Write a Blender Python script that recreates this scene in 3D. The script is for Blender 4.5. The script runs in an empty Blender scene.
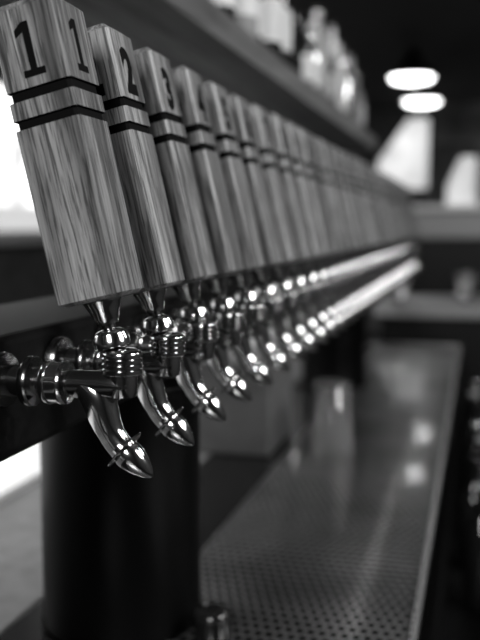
import bpy, bmesh, math, random
from mathutils import Matrix, Vector
random.seed(4)
S = bpy.context.scene
CZ = 1.40
try:
    S.view_settings.view_transform = 'Standard'
    S.view_settings.look = 'None'
except Exception as e:
    print(e)

# ---------------------------------------------------------------- materials
def mat(name, col=0.5, rough=0.5, metal=0.0, emit=0.0, trans=0.0, coat=0.0, spec=0.5):
    m = bpy.data.materials.new(name); m.use_nodes = True
    b = m.node_tree.nodes['Principled BSDF']
    b.inputs['Base Color'].default_value = (col, col, col, 1)
    b.inputs['Roughness'].default_value = rough
    b.inputs['Metallic'].default_value = metal
    b.inputs['Transmission Weight'].default_value = trans
    b.inputs['Coat Weight'].default_value = coat
    b.inputs['Specular IOR Level'].default_value = spec
    if emit:
        b.inputs['Emission Color'].default_value = (1, 1, 1, 1)
        b.inputs['Emission Strength'].default_value = emit
    return m

def add_noise(m, scale, lo, hi, sv=(1, 1, 1), bump=0.0, detail=4, target='Base Color'):
    nt = m.node_tree; b = nt.nodes['Principled BSDF']
    tc = nt.nodes.new('ShaderNodeTexCoord'); mp = nt.nodes.new('ShaderNodeMapping')
    mp.inputs['Scale'].default_value = sv
    n = nt.nodes.new('ShaderNodeTexNoise'); n.inputs['Scale'].default_value = scale
    n.inputs['Detail'].default_value = detail
    r = nt.nodes.new('ShaderNodeValToRGB')
    r.color_ramp.elements[0].position = 0.3; r.color_ramp.elements[1].position = 0.7
    r.color_ramp.elements[0].color = (lo, lo, lo, 1); r.color_ramp.elements[1].color = (hi, hi, hi, 1)
    nt.links.new(tc.outputs['Object'], mp.inputs['Vector']); nt.links.new(mp.outputs[0], n.inputs['Vector'])
    nt.links.new(n.outputs['Fac'], r.inputs['Fac']); nt.links.new(r.outputs[0], b.inputs[target])
    if bump:
        bp = nt.nodes.new('ShaderNodeBump'); bp.inputs['Strength'].default_value = bump
        bp.inputs['Distance'].default_value = 0.002
        nt.links.new(n.outputs['Fac'], bp.inputs['Height']); nt.links.new(bp.outputs[0], b.inputs['Normal'])
    return m

def wood_mat(name, dark, light, grain_axis_scale=(1, 1, 0.04), tilt=0.0, base=160, pore=.28):
    m = mat(name, 0.3, 0.42, spec=0.4)
    nt = m.node_tree; b = nt.nodes['Principled BSDF']; L = nt.links.new
    tc = nt.nodes.new('ShaderNodeTexCoord'); oi = nt.nodes.new('ShaderNodeObjectInfo')
    add = nt.nodes.new('ShaderNodeVectorMath'); add.operation = 'ADD'
    mul = nt.nodes.new('ShaderNodeMath'); mul.operation = 'MULTIPLY'; mul.inputs[1].default_value = 7.3
    L(oi.outputs['Random'], mul.inputs[0])
    mp = nt.nodes.new('ShaderNodeMapping'); mp.inputs['Scale'].default_value = grain_axis_scale
    mp.vector_type = 'POINT'
    rot = nt.nodes.new('ShaderNodeMapping'); rot.inputs['Rotation'].default_value = (0, tilt, 0)
    L(tc.outputs['Object'], rot.inputs['Vector']); L(rot.outputs[0], mp.inputs['Vector'])
    L(mp.outputs[0], add.inputs[0]); L(mul.outputs[0], add.inputs[1])
    n1 = nt.nodes.new('ShaderNodeTexNoise'); n1.inputs['Scale'].default_value = base; n1.inputs['Detail'].default_value = 5
    n1.inputs['Roughness'].default_value = 0.6
    n2 = nt.nodes.new('ShaderNodeTexNoise'); n2.inputs['Scale'].default_value = base * 4.5; n2.inputs['Detail'].default_value = 3
    n3 = nt.nodes.new('ShaderNodeTexNoise'); n3.inputs['Scale'].default_value = base * 0.22; n3.inputs['Detail'].default_value = 2
    for n in (n1, n2, n3): L(add.outputs[0], n.inputs['Vector'])
    r1 = nt.nodes.new('ShaderNodeValToRGB')
    r1.color_ramp.elements[0].position = 0.34; r1.color_ramp.elements[1].position = 0.66
    r1.color_ramp.elements[0].color = (dark,) * 3 + (1,); r1.color_ramp.elements[1].color = (light,) * 3 + (1,)
    r2 = nt.nodes.new('ShaderNodeValToRGB')
    r2.color_ramp.elements[0].position = 0.38; r2.color_ramp.elements[1].position = 0.5
    r2.color_ramp.elements[0].color = (pore, pore, pore, 1); r2.color_ramp.elements[1].color = (1, 1, 1, 1)
    r3 = nt.nodes.new('ShaderNodeValToRGB')
    r3.color_ramp.elements[0].position = 0.35; r3.color_ramp.elements[1].position = 0.65
    r3.color_ramp.elements[0].color = (.50, .50, .50, 1); r3.color_ramp.elements[1].color = (1.15, 1.15, 1.15, 1)
    L(n1.outputs['Fac'], r1.inputs['Fac']); L(n2.outputs['Fac'], r2.inputs['Fac']); L(n3.outputs['Fac'], r3.inputs['Fac'])
    m1 = nt.nodes.new('ShaderNodeVectorMath'); m1.operation = 'MULTIPLY'
    m2 = nt.nodes.new('ShaderNodeVectorMath'); m2.operation = 'MULTIPLY'
    L(r1.outputs[0], m1.inputs[0]); L(r2.outputs[0], m1.inputs[1]); L(m1.outputs[0], m2.inputs[0]); L(r3.outputs[0], m2.inputs[1])
    L(m2.outputs[0], b.inputs['Base Color'])
    bp = nt.nodes.new('ShaderNodeBump'); bp.inputs['Strength'].default_value = 0.25; bp.inputs['Distance'].default_value = 0.0005
    L(n2.outputs['Fac'], bp.inputs['Height']); L(bp.outputs[0], b.inputs['Normal'])
    return m

TILT = math.radians(-13.2)
M_wood = wood_mat('oak_handle', 0.08, 0.46, tilt=-TILT, base=150)
M_ink = mat('black_ink', 0.002, 0.8, spec=.1)
M_chrome = mat('chrome', 0.62, 0.13, 1.0)
M_nickel = mat('dark_nickel', 0.24, 0.18, 1.0)
M_black = mat('black_powder_coat', 0.0015, 0.4, spec=0.10)
M_rail = add_noise(mat('black_rail_enamel', 0.004, 0.55, spec=0.15), 120, .001, .006)
M_shelf = wood_mat('shelf_wood', 0.14, 0.34, (1, 0.05, 1), base=25, pore=.6)
M_wall = add_noise(mat('painted_plaster', 0.1, 0.8), 6, 0.04, 0.09)
M_wallfar = add_noise(mat('far_plaster', 0.2, 0.8), 2, 0.03, 0.20)
M_sill = mat('sill_paint', 0.45, 0.6)
M_ceil = add_noise(mat('dark_ceiling', 0.02, 0.9), 3, 0.002, 0.009)
M_floor = add_noise(mat('dark_rubber_floor', 0.02, 0.5), 12, 0.003, 0.010)
M_counter = add_noise(mat('dark_stone_counter', 0.04, 0.2, spec=0.3), 60, 0.002, 0.006)
M_ctop = add_noise(mat('grey_bar_top', 0.15, 0.35, spec=0.4), 30, 0.08, 0.13)
M_steel = add_noise(mat('brushed_steel', 0.5, 0.28, 1.0), 40, 0.3, 0.45, (1, 0.05, 1))
M_steel_l = mat('light_steel', 0.7, 0.25, 0.8)
M_caddy = add_noise(mat('dull_grey_steel', 0.12, 0.4, 0.2), 10, .11, .18)
M_duct = mat('painted_duct', .02, .5)
M_glass = mat('clear_glass', 0.98, 0.02, 0.0, trans=.93)
M_glassdark = mat('bottle_glass', 0.01, 0.06, 0.0, spec=0.7)
M_bottle_l = mat('bottle_pale', 0.3, 0.12)
M_label = mat('paper_label', 0.65, 0.7)
M_white = mat('white_paint', 0.8, 0.5)
M_dark = mat('dark_cabinet', 0.004, 0.45, spec=.25)
M_day = add_noise(mat('daylit_glass', 0.8, 0.5, emit=3.0), 3.0, .10, 1.0, target='Emission Color', detail=2)
M_sill_glow = mat('sill_glow', 0.6, 0.5, emit=.6)  # brightness of the lit sill band, put in as emission
M_day2 = add_noise(mat('far_daylit_glass', 0.8, 0.5, emit=.9), 2.2, .30, 1.0, target='Emission Color', detail=2)
M_bulb = mat('lamp_diffuser', 0.9, 0.5, emit=8.0)
M_grey = mat('grey_laminate', 0.3, 0.4)
M_cloth = add_noise(mat('curtain_cloth', 0.3, 0.9), 8, .06, .12)

def perf():
    m = mat('perforated_steel', 0.4, 0.32, .8, coat=.8)
    nt = m.node_tree; b = nt.nodes['Principled BSDF']; L = nt.links.new
    b.inputs['Coat Roughness'].default_value = .06
    tc = nt.nodes.new('ShaderNodeTexCoord')
    mp = nt.nodes.new('ShaderNodeMapping')
    mp.inputs['Scale'].default_value = (72, 52, 1)
    sx = nt.nodes.new('ShaderNodeSeparateXYZ'); fl = nt.nodes.new('ShaderNodeMath'); fl.operation = 'FLOOR'
    hf = nt.nodes.new('ShaderNodeMath'); hf.operation = 'MULTIPLY'; hf.inputs[1].default_value = .5
    ad = nt.nodes.new('ShaderNodeMath'); ad.operation = 'ADD'; cb = nt.nodes.new('ShaderNodeCombineXYZ')
    L(tc.outputs['Object'], mp.inputs['Vector']); L(mp.outputs[0], sx.inputs[0]); L(sx.outputs['Y'], fl.inputs[0])
    L(fl.outputs[0], hf.inputs[0]); L(hf.outputs[0], ad.inputs[0]); L(sx.outputs['X'], ad.inputs[1])
    L(ad.outputs[0], cb.inputs['X']); L(sx.outputs['Y'], cb.inputs['Y'])
    fr = nt.nodes.new('ShaderNodeVectorMath'); fr.operation = 'FRACTION'
    sb = nt.nodes.new('ShaderNodeVectorMath'); sb.operation = 'SUBTRACT'; sb.inputs[1].default_value = (.5, .5, 0)
    mz = nt.nodes.new('ShaderNodeVectorMath'); mz.operation = 'MULTIPLY'; mz.inputs[1].default_value = (1, 1, 0)
    ab = nt.nodes.new('ShaderNodeVectorMath'); ab.operation = 'ABSOLUTE'
    dt = nt.nodes.new('ShaderNodeVectorMath'); dt.operation = 'DOT_PRODUCT'; dt.inputs[1].default_value = (1, 1, 0)
    rp = nt.nodes.new('ShaderNodeMapRange'); rp.inputs['From Min'].default_value = 0.48; rp.inputs['From Max'].default_value = 0.56
    L(cb.outputs[0], fr.inputs[0]); L(fr.outputs[0], sb.inputs[0])
    L(sb.outputs[0], mz.inputs[0]); L(mz.outputs[0], ab.inputs[0]); L(ab.outputs[0], dt.inputs[0]); L(dt.outputs['Value'], rp.inputs['Value'])
    nz = nt.nodes.new('ShaderNodeTexNoise'); nz.inputs['Scale'].default_value = 6; nz.inputs['Detail'].default_value = 3
    L(tc.outputs['Object'], nz.inputs['Vector'])
    rr = nt.nodes.new('ShaderNodeValToRGB')
    rr.color_ramp.elements[0].position = .35; rr.color_ramp.elements[1].position = .65
    rr.color_ramp.elements[0].color = (.26, .26, .26, 1); rr.color_ramp.elements[1].color = (.50, .50, .50, 1)
    L(nz.outputs['Fac'], rr.inputs['Fac'])
    mx = nt.nodes.new('ShaderNodeMix'); mx.data_type = 'RGBA'
    mx.inputs['A'].default_value = (.002, .002, .002, 1); L(rr.outputs[0], mx.inputs['B'])
    L(rp.outputs[0], mx.inputs['Factor']); L(mx.outputs['Result'], b.inputs['Base Color'])
    cw = nt.nodes.new('ShaderNodeMath'); cw.operation = 'MULTIPLY'; cw.inputs[1].default_value = .9
    L(rp.outputs[0], cw.inputs[0]); L(cw.outputs[0], b.inputs['Coat Weight'])
    cs = nt.nodes.new('ShaderNodeMath'); cs.operation = 'MULTIPLY'; cs.inputs[1].default_value = .5
    L(rp.outputs[0], cs.inputs[0]); L(cs.outputs[0], b.inputs['Specular IOR Level'])
    return m
M_perf = perf()

# ---------------------------------------------------------------- mesh helpers
class B:
    def __init__(s): s.bm = bmesh.new(); s.mats = []
    def mi(s, m):
        if m not in s.mats: s.mats.append(m)
        return s.mats.index(m)
    def rings(s, rings, m, smooth=True, cap0=True, cap1=True):
        i = s.mi(m) if not isinstance(m, list) else None
        vs = [[s.bm.verts.new(p) for p in r] for r in rings]
        n = len(vs[0])
        for k in range(len(vs) - 1):
            mm = i if i is not None else s.mi(m[k])
            for j in range(n):
                f = s.bm.faces.new((vs[k][j], vs[k][(j + 1) % n], vs[k + 1][(j + 1) % n], vs[k + 1][j]))
                f.material_index = mm; f.smooth = smooth
        for c, v, mk in ((cap0, vs[0][::-1], 0), (cap1, vs[-1], -1)):
            if c:
                f = s.bm.faces.new(v); f.material_index = i if i is not None else s.mi(m[mk]); f.smooth = False
    def lathe(s, prof, m, M=Matrix(), seg=24, smooth=True, cap0=True, cap1=True, ex=1.0):
        rs = []
        for r, z in prof:
            rs.append([M @ Vector((max(r, 1e-5) * math.cos(2 * math.pi * j / seg), ex * max(r, 1e-5) * math.sin(2 * math.pi * j / seg), z)) for j in range(seg)])
        s.rings(rs, m, smooth, cap0, cap1)
    def box(s, x0, x1, y0, y1, z0, z1, m, M=Matrix(), bev=0.0):
        b2 = bmesh.new(); bmesh.ops.create_cube(b2, size=1)
        for v in b2.verts:
            v.co = Vector((x0 + (v.co.x + .5) * (x1 - x0), y0 + (v.co.y + .5) * (y1 - y0), z0 + (v.co.z + .5) * (z1 - z0)))
        if bev: bmesh.ops.bevel(b2, geom=b2.edges[:], offset=bev, segments=3, affect='EDGES', profile=.5)
        s.merge(b2, m, M); b2.free()
    def merge(s, b2, m, M=Matrix()):
        i = s.mi(m); mp = {}
        for v in b2.verts: mp[v] = s.bm.verts.new(M @ v.co)
        for f in b2.faces:
            try:
                g = s.bm.faces.new([mp[v] for v in f.verts]); g.material_index = i; g.smooth = f.smooth
            except ValueError: pass
    def tube(s, path, m, seg=20, side=Vector((0, 1, 0))):
        rs = []
        for k, (p, ra, rb) in enumerate(path):
            a = path[max(0, k - 1)][0]; c = path[min(len(path) - 1, k + 1)][0]
            t = (c - a).normalized(); nrm = side.cross(t).normalized()
            rs.append([p + nrm * ra * math.cos(2 * math.pi * j / seg) + side * rb * math.sin(2 * math.pi * j / seg) for j in range(seg)])
        s.rings(rs, m)
    def obj(s, name, loc=(0, 0, 0), recalc=True, sharp=None):
        if recalc: bmesh.ops.recalc_face_normals(s.bm, faces=s.bm.faces[:])
        if sharp:
            for e in s.bm.edges:
                if len(e.link_faces) == 2 and e.calc_face_angle(0) > sharp: e.smooth = False
        me = bpy.data.meshes.new(name); s.bm.to_mesh(me); s.bm.free()
        for m in s.mats: me.materials.append(m)
        o = bpy.data.objects.new(name, me); o.location = loc
        S.collection.objects.link(o)
        return o

def T(x, y, z): return Matrix.Translation((x, y, z))
def R(a, ax): return Matrix.Rotation(a, 4, ax)

# ---------------------------------------------------------------- digits
def digit_bm(txt):
    b2 = bmesh.new()
    H = .039
    if txt == '1':
        W = .50
        for k, pts in enumerate(([(-.04, .10), (.24, .10), (.24, 1), (-.04, 1)], [(-.34, 0), (.54, 0), (.54, .13), (-.34, .13)], [(-.36, .74), (-.04, .82), (-.04, 1), (-.36, .88)])):
            b2.faces.new([b2.verts.new(((x - .08) * H * W, (y - .5) * H, k * .00004)) for x, y in pts])
    else:
        cu = bpy.data.curves.new('t', 'FONT'); cu.body = txt; cu.size = H * 1.30; cu.offset = .0026
        cu.align_x = 'CENTER'; cu.resolution_u = 5
        o = bpy.data.objects.new('t', cu); S.collection.objects.link(o)
        dg = bpy.context.evaluated_depsgraph_get(); me = bpy.data.meshes.new_from_object(o.evaluated_get(dg))
        b2.from_mesh(me)
        sx = .84 if len(txt) == 1 else .5
        for v in b2.verts: v.co.x *= sx; v.co.y -= H * .5
        bpy.data.objects.remove(o); bpy.data.curves.remove(cu); bpy.data.meshes.remove(me)
    r = bmesh.ops.extrude_face_region(b2, geom=b2.faces[:])
    for g in r['geom']:
        if isinstance(g, bmesh.types.BMVert): g.co.z += .0003
    return b2

# ---------------------------------------------------------------- tap
HL = .221; H0 = .066; HB = .0254; HTP = .0010
def hw(t): return HB + HTP * t
TA = math.atan(HTP / HL)
def sq(h, z, c=.0022):
    p = [(-h, -h + c), (-h + c, -h), (h - c, -h), (h, -h + c), (h, h - c), (h - c, h), (-h + c, h), (-h, h - c)]
    return [Vector((x, y, z)) for x, y in p]
def bez(p0, p1, p2, p3, t): u = 1 - t; return p0 * u**3 + p1 * 3 * u * u * t + p2 * 3 * u * t * t + p3 * t**3
def make_tap(idx, y):
    b = B()
    RT = T(.0015, 0, 0) @ R(TILT + math.radians(random.uniform(-.4, .4) if idx > 1 else .2), 'Y')
    ts = [(0, -.004, M_wood), (.012, 0, M_wood), (.30, 0, M_wood), (.594, 0, M_wood), (.595, -.0022, M_ink), (.625, -.0022, M_ink), (.626, 0, M_ink),
          (.684, 0, M_wood), (.685, -.0022, M_ink), (.718, -.0022, M_ink), (.719, 0, M_ink), (.975, 0, M_wood), (1.0, -.005, M_wood)]
    rs = [[RT @ v for v in sq(hw(t) + dh, H0 + t * HL)] for t, dh, _ in ts]
    b.rings(rs, [ts[k + 1][2] for k in range(len(ts) - 1)], smooth=False)
    for face in (0, 1):
        d = digit_bm(str(idx)); t = .838
        h = hw(t) - .0001
        if face == 0: M = RT @ T(0, -h, H0 + t * HL) @ R(math.radians(90) + TA, 'X')
        else: M = RT @ T(h, 0, H0 + t * HL) @ R(TA, 'Y') @ R(math.radians(90), 'Z') @ R(math.radians(90), 'X')
        b.merge(d, M_ink, M); d.free()
    b.lathe([(.0084, .0475), (.0084, .0495), (.0094, .051), (.0116, .058), (.0142, .0640), (.0148, .0650), (.0148, .0682), (.008, .0685)], M_chrome, RT, 32)
    b.lathe([(.0055, .040), (.0055, .050)], M_nickel, RT, 24)
    b.lathe([(.006, .0290), (.0120, .0292), (.0136, .0300), (.0138, .0370), (.0128, .0385), (.0128, .0395), (.0112, .0420), (.0080, .0435), (.0055, .0440)], M_chrome, RT, 32)
    b.lathe([(.006, -.010), (.0100, -.008), (.0112, -.002), (.0112, .009)], M_chrome, T(.002, 0, 0), 36)
    prof = [(.010, .0085), (.0142, .0088), (.0152, .0100)]
    z = .0125
    for k in range(3):
        prof += [(.0152, z), (.0138, z + .0006), (.0138, z + .0012), (.0152, z + .0018)]; z += .0042
    prof += [(.0152, z), (.0146, z + .001), (.0118, z + .0022), (.009, z + .0032), (.004, z + .0038)]
    b.lathe(prof, M_chrome, T(.002, 0, 0), 36)
    MX = R(math.radians(-90), 'Y')
    b.lathe([(.004, -.010), (.0095, -.0085), (.0112, -.004), (.0116, .003), (.0112, .012), (.0108, .022), (.0106, .043)], M_nickel, MX, 32)
    b.lathe([(.0106, .042), (.0160, .0425), (.0170, .044), (.0170, .047), (.0158, .0475), (.0158, .0560), (.0170, .0565), (.0170, .0595), (.0160, .061), (.0115, .0615), (.0115, .070)], M_chrome, MX, 36)
    b.lathe([(.0115, .069), (.0190, .0695), (.0198, .071), (.0198, .075), (.0190, .0765), (.0120, .077), (.0120, .0935), (.0210, .094), (.0220, .096), (.0220, .1035)], M_nickel, MX, 36)
    # S-curved spout
    P = [Vector(v) for v in ((-.036, 0, .000), (-.010, 0, -.001), (-.020, 0, -.030), (.002, 0, -.049))]
    path = []
    for k in range(21):
        t = k / 20; r = .0108 + .0026 * math.sin(math.pi * min(1, t * 1.25)) - .0006 * t
        path.append((bez(*P, t), r, r * .92))
    b.tube(path, M_chrome, 28)
    d = (P[3] - P[2]).normalized(); ang = math.atan2(d.x, d.z)
    ME = T(*P[3]) @ R(ang, 'Y')
    b.lathe([(.0100, -.004), (.0104, -.0006), (.0170, .0), (.0176, .0006), (.0170, .0014), (.0112, .0020), (.0116, .006), (.0110, .011), (.0088, .018), (.0054, .0250), (.0020, .0295), (.0003, .0302)], M_chrome, ME, 32)
    return b.obj('beer_tap', (-.258, y, CZ - .120), sharp=math.radians(38))

NT = 33
for i in range(NT):
    make_tap(i + 1, .622 + i * .1015)

# ---------------------------------------------------------------- draft rail with columns
b = B()
yend = .622 + NT * .1015
b.box(-.52, -.3625, -.35, yend, CZ - .190, CZ - .088, M_rail, bev=.008)
b.obj('draft_tower_rail')
for cy in (1.04, 2.78):
    b = B()
    b.lathe([(.102, 0), (.102, .004), (.100, .008), (.100, .300), (.104, .302), (.104, .3075)], M_black, Matrix(), 72)
    b.obj('draft_tower_column', (-.432, cy, CZ - .498))
b = B()
b.lathe([(.022, 0), (.022, .004), (.0225, .026), (.024, .028), (.024, .034), (.020, .038), (.010, .0395), (.001, .040)], M_glassdark, Matrix(), 32)
b.obj('drain_plug', (-.300, 1.0, CZ - .4983))

# ---------------------------------------------------------------- bar counter
b = B()
b.box(-.56, -.060, -.6, 3.9, CZ - .56, CZ - .502, M_counter, bev=.003)
b.box(-.83, -.561, -.6, 3.9, CZ - .56, CZ - .502, M_ctop, bev=.003)
b.box(-.80, -.10, -.55, 3.85, .08, CZ - .561, M_dark)
b.box(-.78, -.14, -.55, 3.85, 0, .08, M_dark)
b.box(-1.0, -.832, -.6, 3.9, CZ - .56, CZ - .488, M_white, bev=.006)
b.obj('bar_counter')
b = B()
tx0, tx1, ty0, ty1 = -.395, -.070, -.4, 3.80
b.box(tx0, tx1, ty0, ty1, CZ - .5015, CZ - .4985, M_perf)
zt = CZ - .5015
b.box(tx1, tx1 + .010, ty0, ty1, zt, CZ - .4915, M_steel_l, bev=.003)
b.box(tx0 - .006, tx0, ty0, ty1, zt, CZ - .497, M_steel, bev=.002)
b.box(tx0, tx1, ty1, ty1 + .008, zt, CZ - .495, M_steel, bev=.002)
b.obj('drip_tray')

def pint(b, M, r0=.033, r1=.046, h=.15, inv=True):
    prof = [(r0 - .004, 0), (r0, .003), (r1, h), (r1 - .003, h), (r0 - .0035, .014), (.0005, .012)]
    if inv: M = M @ T(0, 0, h) @ R(math.pi, 'X')
    b.lathe(prof, M_glass, M, 40)
b = B(); pint(b, Matrix(), .040, .050, .158); b.obj('pint_glass', (-.304, 1.93, CZ - .4983), sharp=math.radians(50))

b = B()
b.box(-.10, .07, 0, .24, 0, .20, M_caddy, bev=.006)
b.box(-.105, .075, -.004, .244, .195, .207, M_caddy, bev=.003)
b.obj('napkin_caddy', (-.497, 1.86, CZ - .5018))

# speed rail with bottles
b = B()
sx = -.052
b.box(sx, sx + .125, 1.2, 3.6, .60, .603, M_dark)
b.box(sx, sx + .003, 1.2, 3.6, .60, .78, M_dark)
b.box(sx + .122, sx + .125, 1.2, 3.6, .60, .70, M_dark)
b.box(sx, sx + .125, 1.2, 1.203, .60, .70, M_dark); b.box(sx, sx + .125, 3.597, 3.6, .60, .70, M_dark)
b.obj('speed_rail')
def bottle(b, M, h=.30, r=.038, m=M_glassdark, cap=M_steel_l, lab=True):
    b.lathe([(r * .9, 0), (r, .006), (r, h * .58), (r * .85, h * .66), (r * .42, h * .74), (r * .36, h * .92), (r * .42, h * .925), (r * .42, h * .95)], m, M, 20)
    b.lathe([(r * .40, h * .95), (r * .44, h * .952), (r * .44, h * 1.0), (r * .3, h * 1.005)], cap, M, 16)
    if lab: b.lathe([(r * 1.012, h * .18), (r * 1.015, h * .19), (r * 1.015, h * .48), (r * 1.012, h * .49)], M_label, M, 20, cap0=False, cap1=False)
b = B()
for k in range(8):
    bottle(b, T(sx + .062 + random.uniform(-.015, .015), 1.85 + k * .22 + random.uniform(-.05, .05), .604), .22 + random.random() * .08, .037, M_glassdark, (M_steel_l, M_dark, M_grey)[k % 3], False)
b.obj('speed_rail_bottle_row')

# ---------------------------------------------------------------- overhead shelf
b = B()
b.box(-.80, -.45, .10, 4.05, CZ + .324, CZ + .380, M_shelf, bev=.002)
for py in (.14, 3.97):
    b.box(-.65, -.61, py - .02, py + .02, CZ - .5015, CZ + .325, M_black)
b.obj('overhead_bottle_shelf')
b = B()
y = 1.5
while y < 3.95:
    h = random.choice([.26, .30, .33, .24]); r = random.choice([.036, .040, .044])
    m = random.choice([M_glassdark, M_glassdark, M_bottle_l, M_steel_l])
    if 3.2 < y < 3.5: m = M_white
    bottle(b, T(-.515 - random.random() * .02, y, CZ + .3805), h, r, m, random.choice([M_steel_l, M_dark]), random.random() < .6)
    if random.random() < .8: bottle(b, T(-.66, y + .02, CZ + .3805), .32, .04, M_glassdark, M_steel_l, True)
    y += .10 + random.random() * .05
b.obj('liquor_bottle_row')

# ---------------------------------------------------------------- far service station
b = B()
b.box(-.46, .9, 4.12, 4.75, CZ - .415, CZ - .36, M_grey, bev=.005)
b.box(-.43, .87, 4.16, 4.72, .08, CZ - .414, M_dark)
b.box(-.41, .85, 4.20, 4.70, 0, .08, M_dark)
b.obj('service_counter')
for (gx, gy) in ((-.36, 4.4), (-.06, 4.45)):
    b = B(); pint(b, Matrix(), .032, .045, .13, False); b.obj('pint_glass', (gx, gy, CZ - .3595), sharp=math.radians(50))
b = B()
b.box(-.60, 1.5, 7.0, 7.12, CZ - .10, CZ + .11, M_grey, bev=.01)
b.box(-.58, 1.48, 7.02, 7.10, 0, CZ - .10, M_dark)
b.box(-.62, 1.52, 6.97, 7.15, CZ + .11, CZ + .15, M_white, bev=.01)
b.obj('booth_partition')

# ---------------------------------------------------------------- pendant lamps
def lamp(name, x, y, z, r=.23):
    b = B()
    b.lathe([(.012, .30), (.05, .28), (.06, .20), (r * .6, .12), (r, .02), (r + .004, .0), (r - .006, .0), (r * .58, .11), (.05, .19)], M_dark, Matrix(), 36, cap0=True, cap1=True)
    b.lathe([(r * .96, .012), (r * .80, -.022), (r * .45, -.038), (.001, -.045)], M_bulb, Matrix(), 36)
    b.lathe([(.006, .29), (.006, 2.95 - z)], M_dark, Matrix(), 8)
    return b.obj(name, (x, y, z))
for (x, y) in ((-.62, 8.3), (-.63, 9.9), (1.2, 8.2), (1.2, 9.9), (-1.9, 8.6), (-1.9, 4.2), (-1.9, 1.0)):
    lamp('pendant_lamp', x, y, CZ + 1.30, .205)

# ---------------------------------------------------------------- room shell
def slab(name, x0, x1, y0, y1, z0, z1, m):
    b = B(); b.box(x0, x1, y0, y1, z0, z1, m); return b.obj(name)
CH = 2.95
slab('floor', -3.1, 2.1, -2.6, 12.1, -.1, 0, M_floor)
slab('ceiling', -3.1, 2.1, -2.6, 12.1, CH, CH + .1, M_ceil)
slab('wall_right', 2.0, 2.1, -2.6, 12.1, 0, CH, M_wall)
slab('wall_back', -3.0, 2.0, -2.6, -2.5, 0, CH, M_wall)
def wall_with_hole(name, axis, pos, a0, a1, holes, m):
    b = B(); t = .1
    def bx(u0, u1, z0, z1):
        if axis == 'x': b.box(pos - t, pos, u0, u1, z0, z1, m)
        else: b.box(u0, u1, pos, pos + t, z0, z1, m)
    u = a0
    for (h0, h1, z0, z1) in holes:
        bx(u, h0, 0, CH); bx(h0, h1, 0, z0); bx(h0, h1, z1, CH); u = h1
    bx(u, a1, 0, CH)
    return b.obj(name)
wz0, wz1 = CZ - .08, CZ + .95
wins = [(.4, 2.2, wz0, wz1), (4.2, 6.2, wz0, wz1), (7.2, 9.0, wz0, wz1)]
wall_with_hole('wall_left', 'x', -3.0, -2.6, 12.1, wins, M_wall)
fws = [(-1.36, -.62, CZ + .42, CZ + 1.42), (-.48, .0, CZ + .20, CZ + .92)]
wall_with_hole('wall_far', 'y', 12.0, -3.0, 2.0, fws, M_wallfar)
n = 1
for (a, c, z0, z1) in wins:
    b = B()
    zm = CZ + .13
    b.box(-3.07, -3.06, a, c, zm, z1, M_day)
    b.box(-3.07, -3.06, a, c, z0, zm, M_sill_glow)  # glowing strip in place of the lit sill band
    for u in (a, (a + c) / 2 - .02, c - .04): b.box(-3.055, -3.02, u, u + .04, z0, z1, M_sill)
    b.box(-3.055, -3.02, a, c, z0, z0 + .04, M_sill); b.box(-3.055, -3.02, a, c, z1 - .04, z1, M_sill)
    b.obj('window_%d' % n); n += 1
for (a, c, z0, z1) in fws:
    b = B()
    b.box(a, c, 12.06, 12.07, z0, z1, M_day2)
    for u in (a, c - .05): b.box(u, u + .05, 12.02, 12.055, z0, z1, M_dark)
    b.box(a, c, 12.02, 12.055, z0, z0 + .05, M_dark); b.box(a, c, 12.02, 12.055, z1 - .05, z1, M_dark)
    b.obj('window_%d' % n); n += 1
def curtain(x0, x1, z0, z1, sweep, left=True):
    bm = bmesh.new(); nu, nv = 40, 12; g = []
    for j in range(nv + 1):
        v = j / nv; z = z1 + (z0 - z1) * v
        xr = x1 + (x0 + .08 - x1) * min(1, v * sweep)
        g.append([bm.verts.new((x0 + (xr - x0) * i / nu, 11.93 + .025 * math.sin(i * 1.9), z)) for i in range(nu + 1)])
    for j in range(nv):
        for i in range(nu): bm.faces.new((g[j][i], g[j][i + 1], g[j + 1][i + 1], g[j + 1][i])).smooth = True
    b = B(); b.merge(bm, M_cloth); bm.free()
    b.lathe([(.015, 0), (.015, x1 - x0 + .2)], M_dark, T(x0 - .1, 11.93, z1 + .02) @ R(math.radians(90), 'Y'), 12)
    b.obj('curtain')
curtain(-1.45, -.84, CZ + .35, CZ + 1.48, 1.5)
curtain(-.54, -.20, CZ + .15, CZ + .98, 1.5)
b = B(); b.box(-2.999, -2.94, -2.4, 11.9, CZ - .13, CZ - .085, M_sill, bev=.005); b.obj('trim_1')
b = B()
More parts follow.
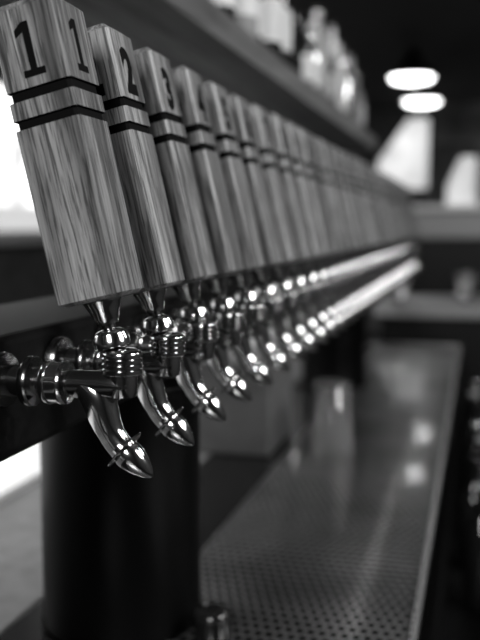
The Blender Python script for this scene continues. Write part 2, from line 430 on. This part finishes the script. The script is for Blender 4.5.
b.lathe([(.16, 0), (.16, 11.5)], M_duct, T(.5, .2, 2.72) @ R(math.radians(-90), 'X'), 24)
b.obj('ceiling_duct')

# ---------------------------------------------------------------- lights
def area(name, loc, target, size, power, sy=None):
    l = bpy.data.lights.new(name, 'AREA'); l.size = size; l.energy = power
    if sy: l.shape = 'RECTANGLE'; l.size_y = sy
    o = bpy.data.objects.new(name, l); o.location = loc
    o.rotation_euler = (Vector(target) - Vector(loc)).to_track_quat('-Z', 'Y').to_euler()
    S.collection.objects.link(o)
area('added_front_light', (-.2, -1.5, 2.4), (-.3, .9, 1.3), .7, 42)  # added light from behind the camera for the near handle faces, no fixture
area('added_side_key', (1.5, .7, 2.4), (-.3, 1.3, 1.3), .7, 36)  # added key from the right to brighten the handles' side faces
area('added_mid_light', (1.5, 2.2, 2.6), (-.3, 3.0, 1.4), .6, 18)  # added light to lift the far handles and tray
area('added_far_light', (.9, 10.6, 2.8), (.0, 11.9, 1.8), .8, 22)  # added wash on the far wall, no lamp modelled here
area('added_booth_light', (.9, 6.1, 2.8), (.2, 7.0, 1.5), .4, 14)  # added to brighten the booth partition, not an actual fixture
area('added_guest_light', (-1.5, 1.7, 2.8), (-.95, 1.7, .9), .6, 50)  # added to brighten the white strip on the guest side
w = bpy.data.worlds.new('w'); S.world = w; w.use_nodes = True
w.node_tree.nodes['Background'].inputs[0].default_value = (.5, .5, .5, 1)
w.node_tree.nodes['Background'].inputs[1].default_value = .1

# ---------------------------------------------------------------- camera
cam = bpy.data.cameras.new('camera'); co = bpy.data.objects.new('camera', cam); S.collection.objects.link(co)
th = math.radians(14.85); de = math.atan(95 / 900)
F = Vector((-math.sin(th) * math.cos(de), math.cos(th) * math.cos(de), -math.sin(de)))
co.location = (0, 0, CZ); co.rotation_euler = F.to_track_quat('-Z', 'Y').to_euler()
cam.sensor_width = 36; cam.lens = 50.6; cam.clip_start = .01
cam.dof.use_dof = True; cam.dof.focus_distance = .70; cam.dof.aperture_fstop = 3.7
S.camera = co
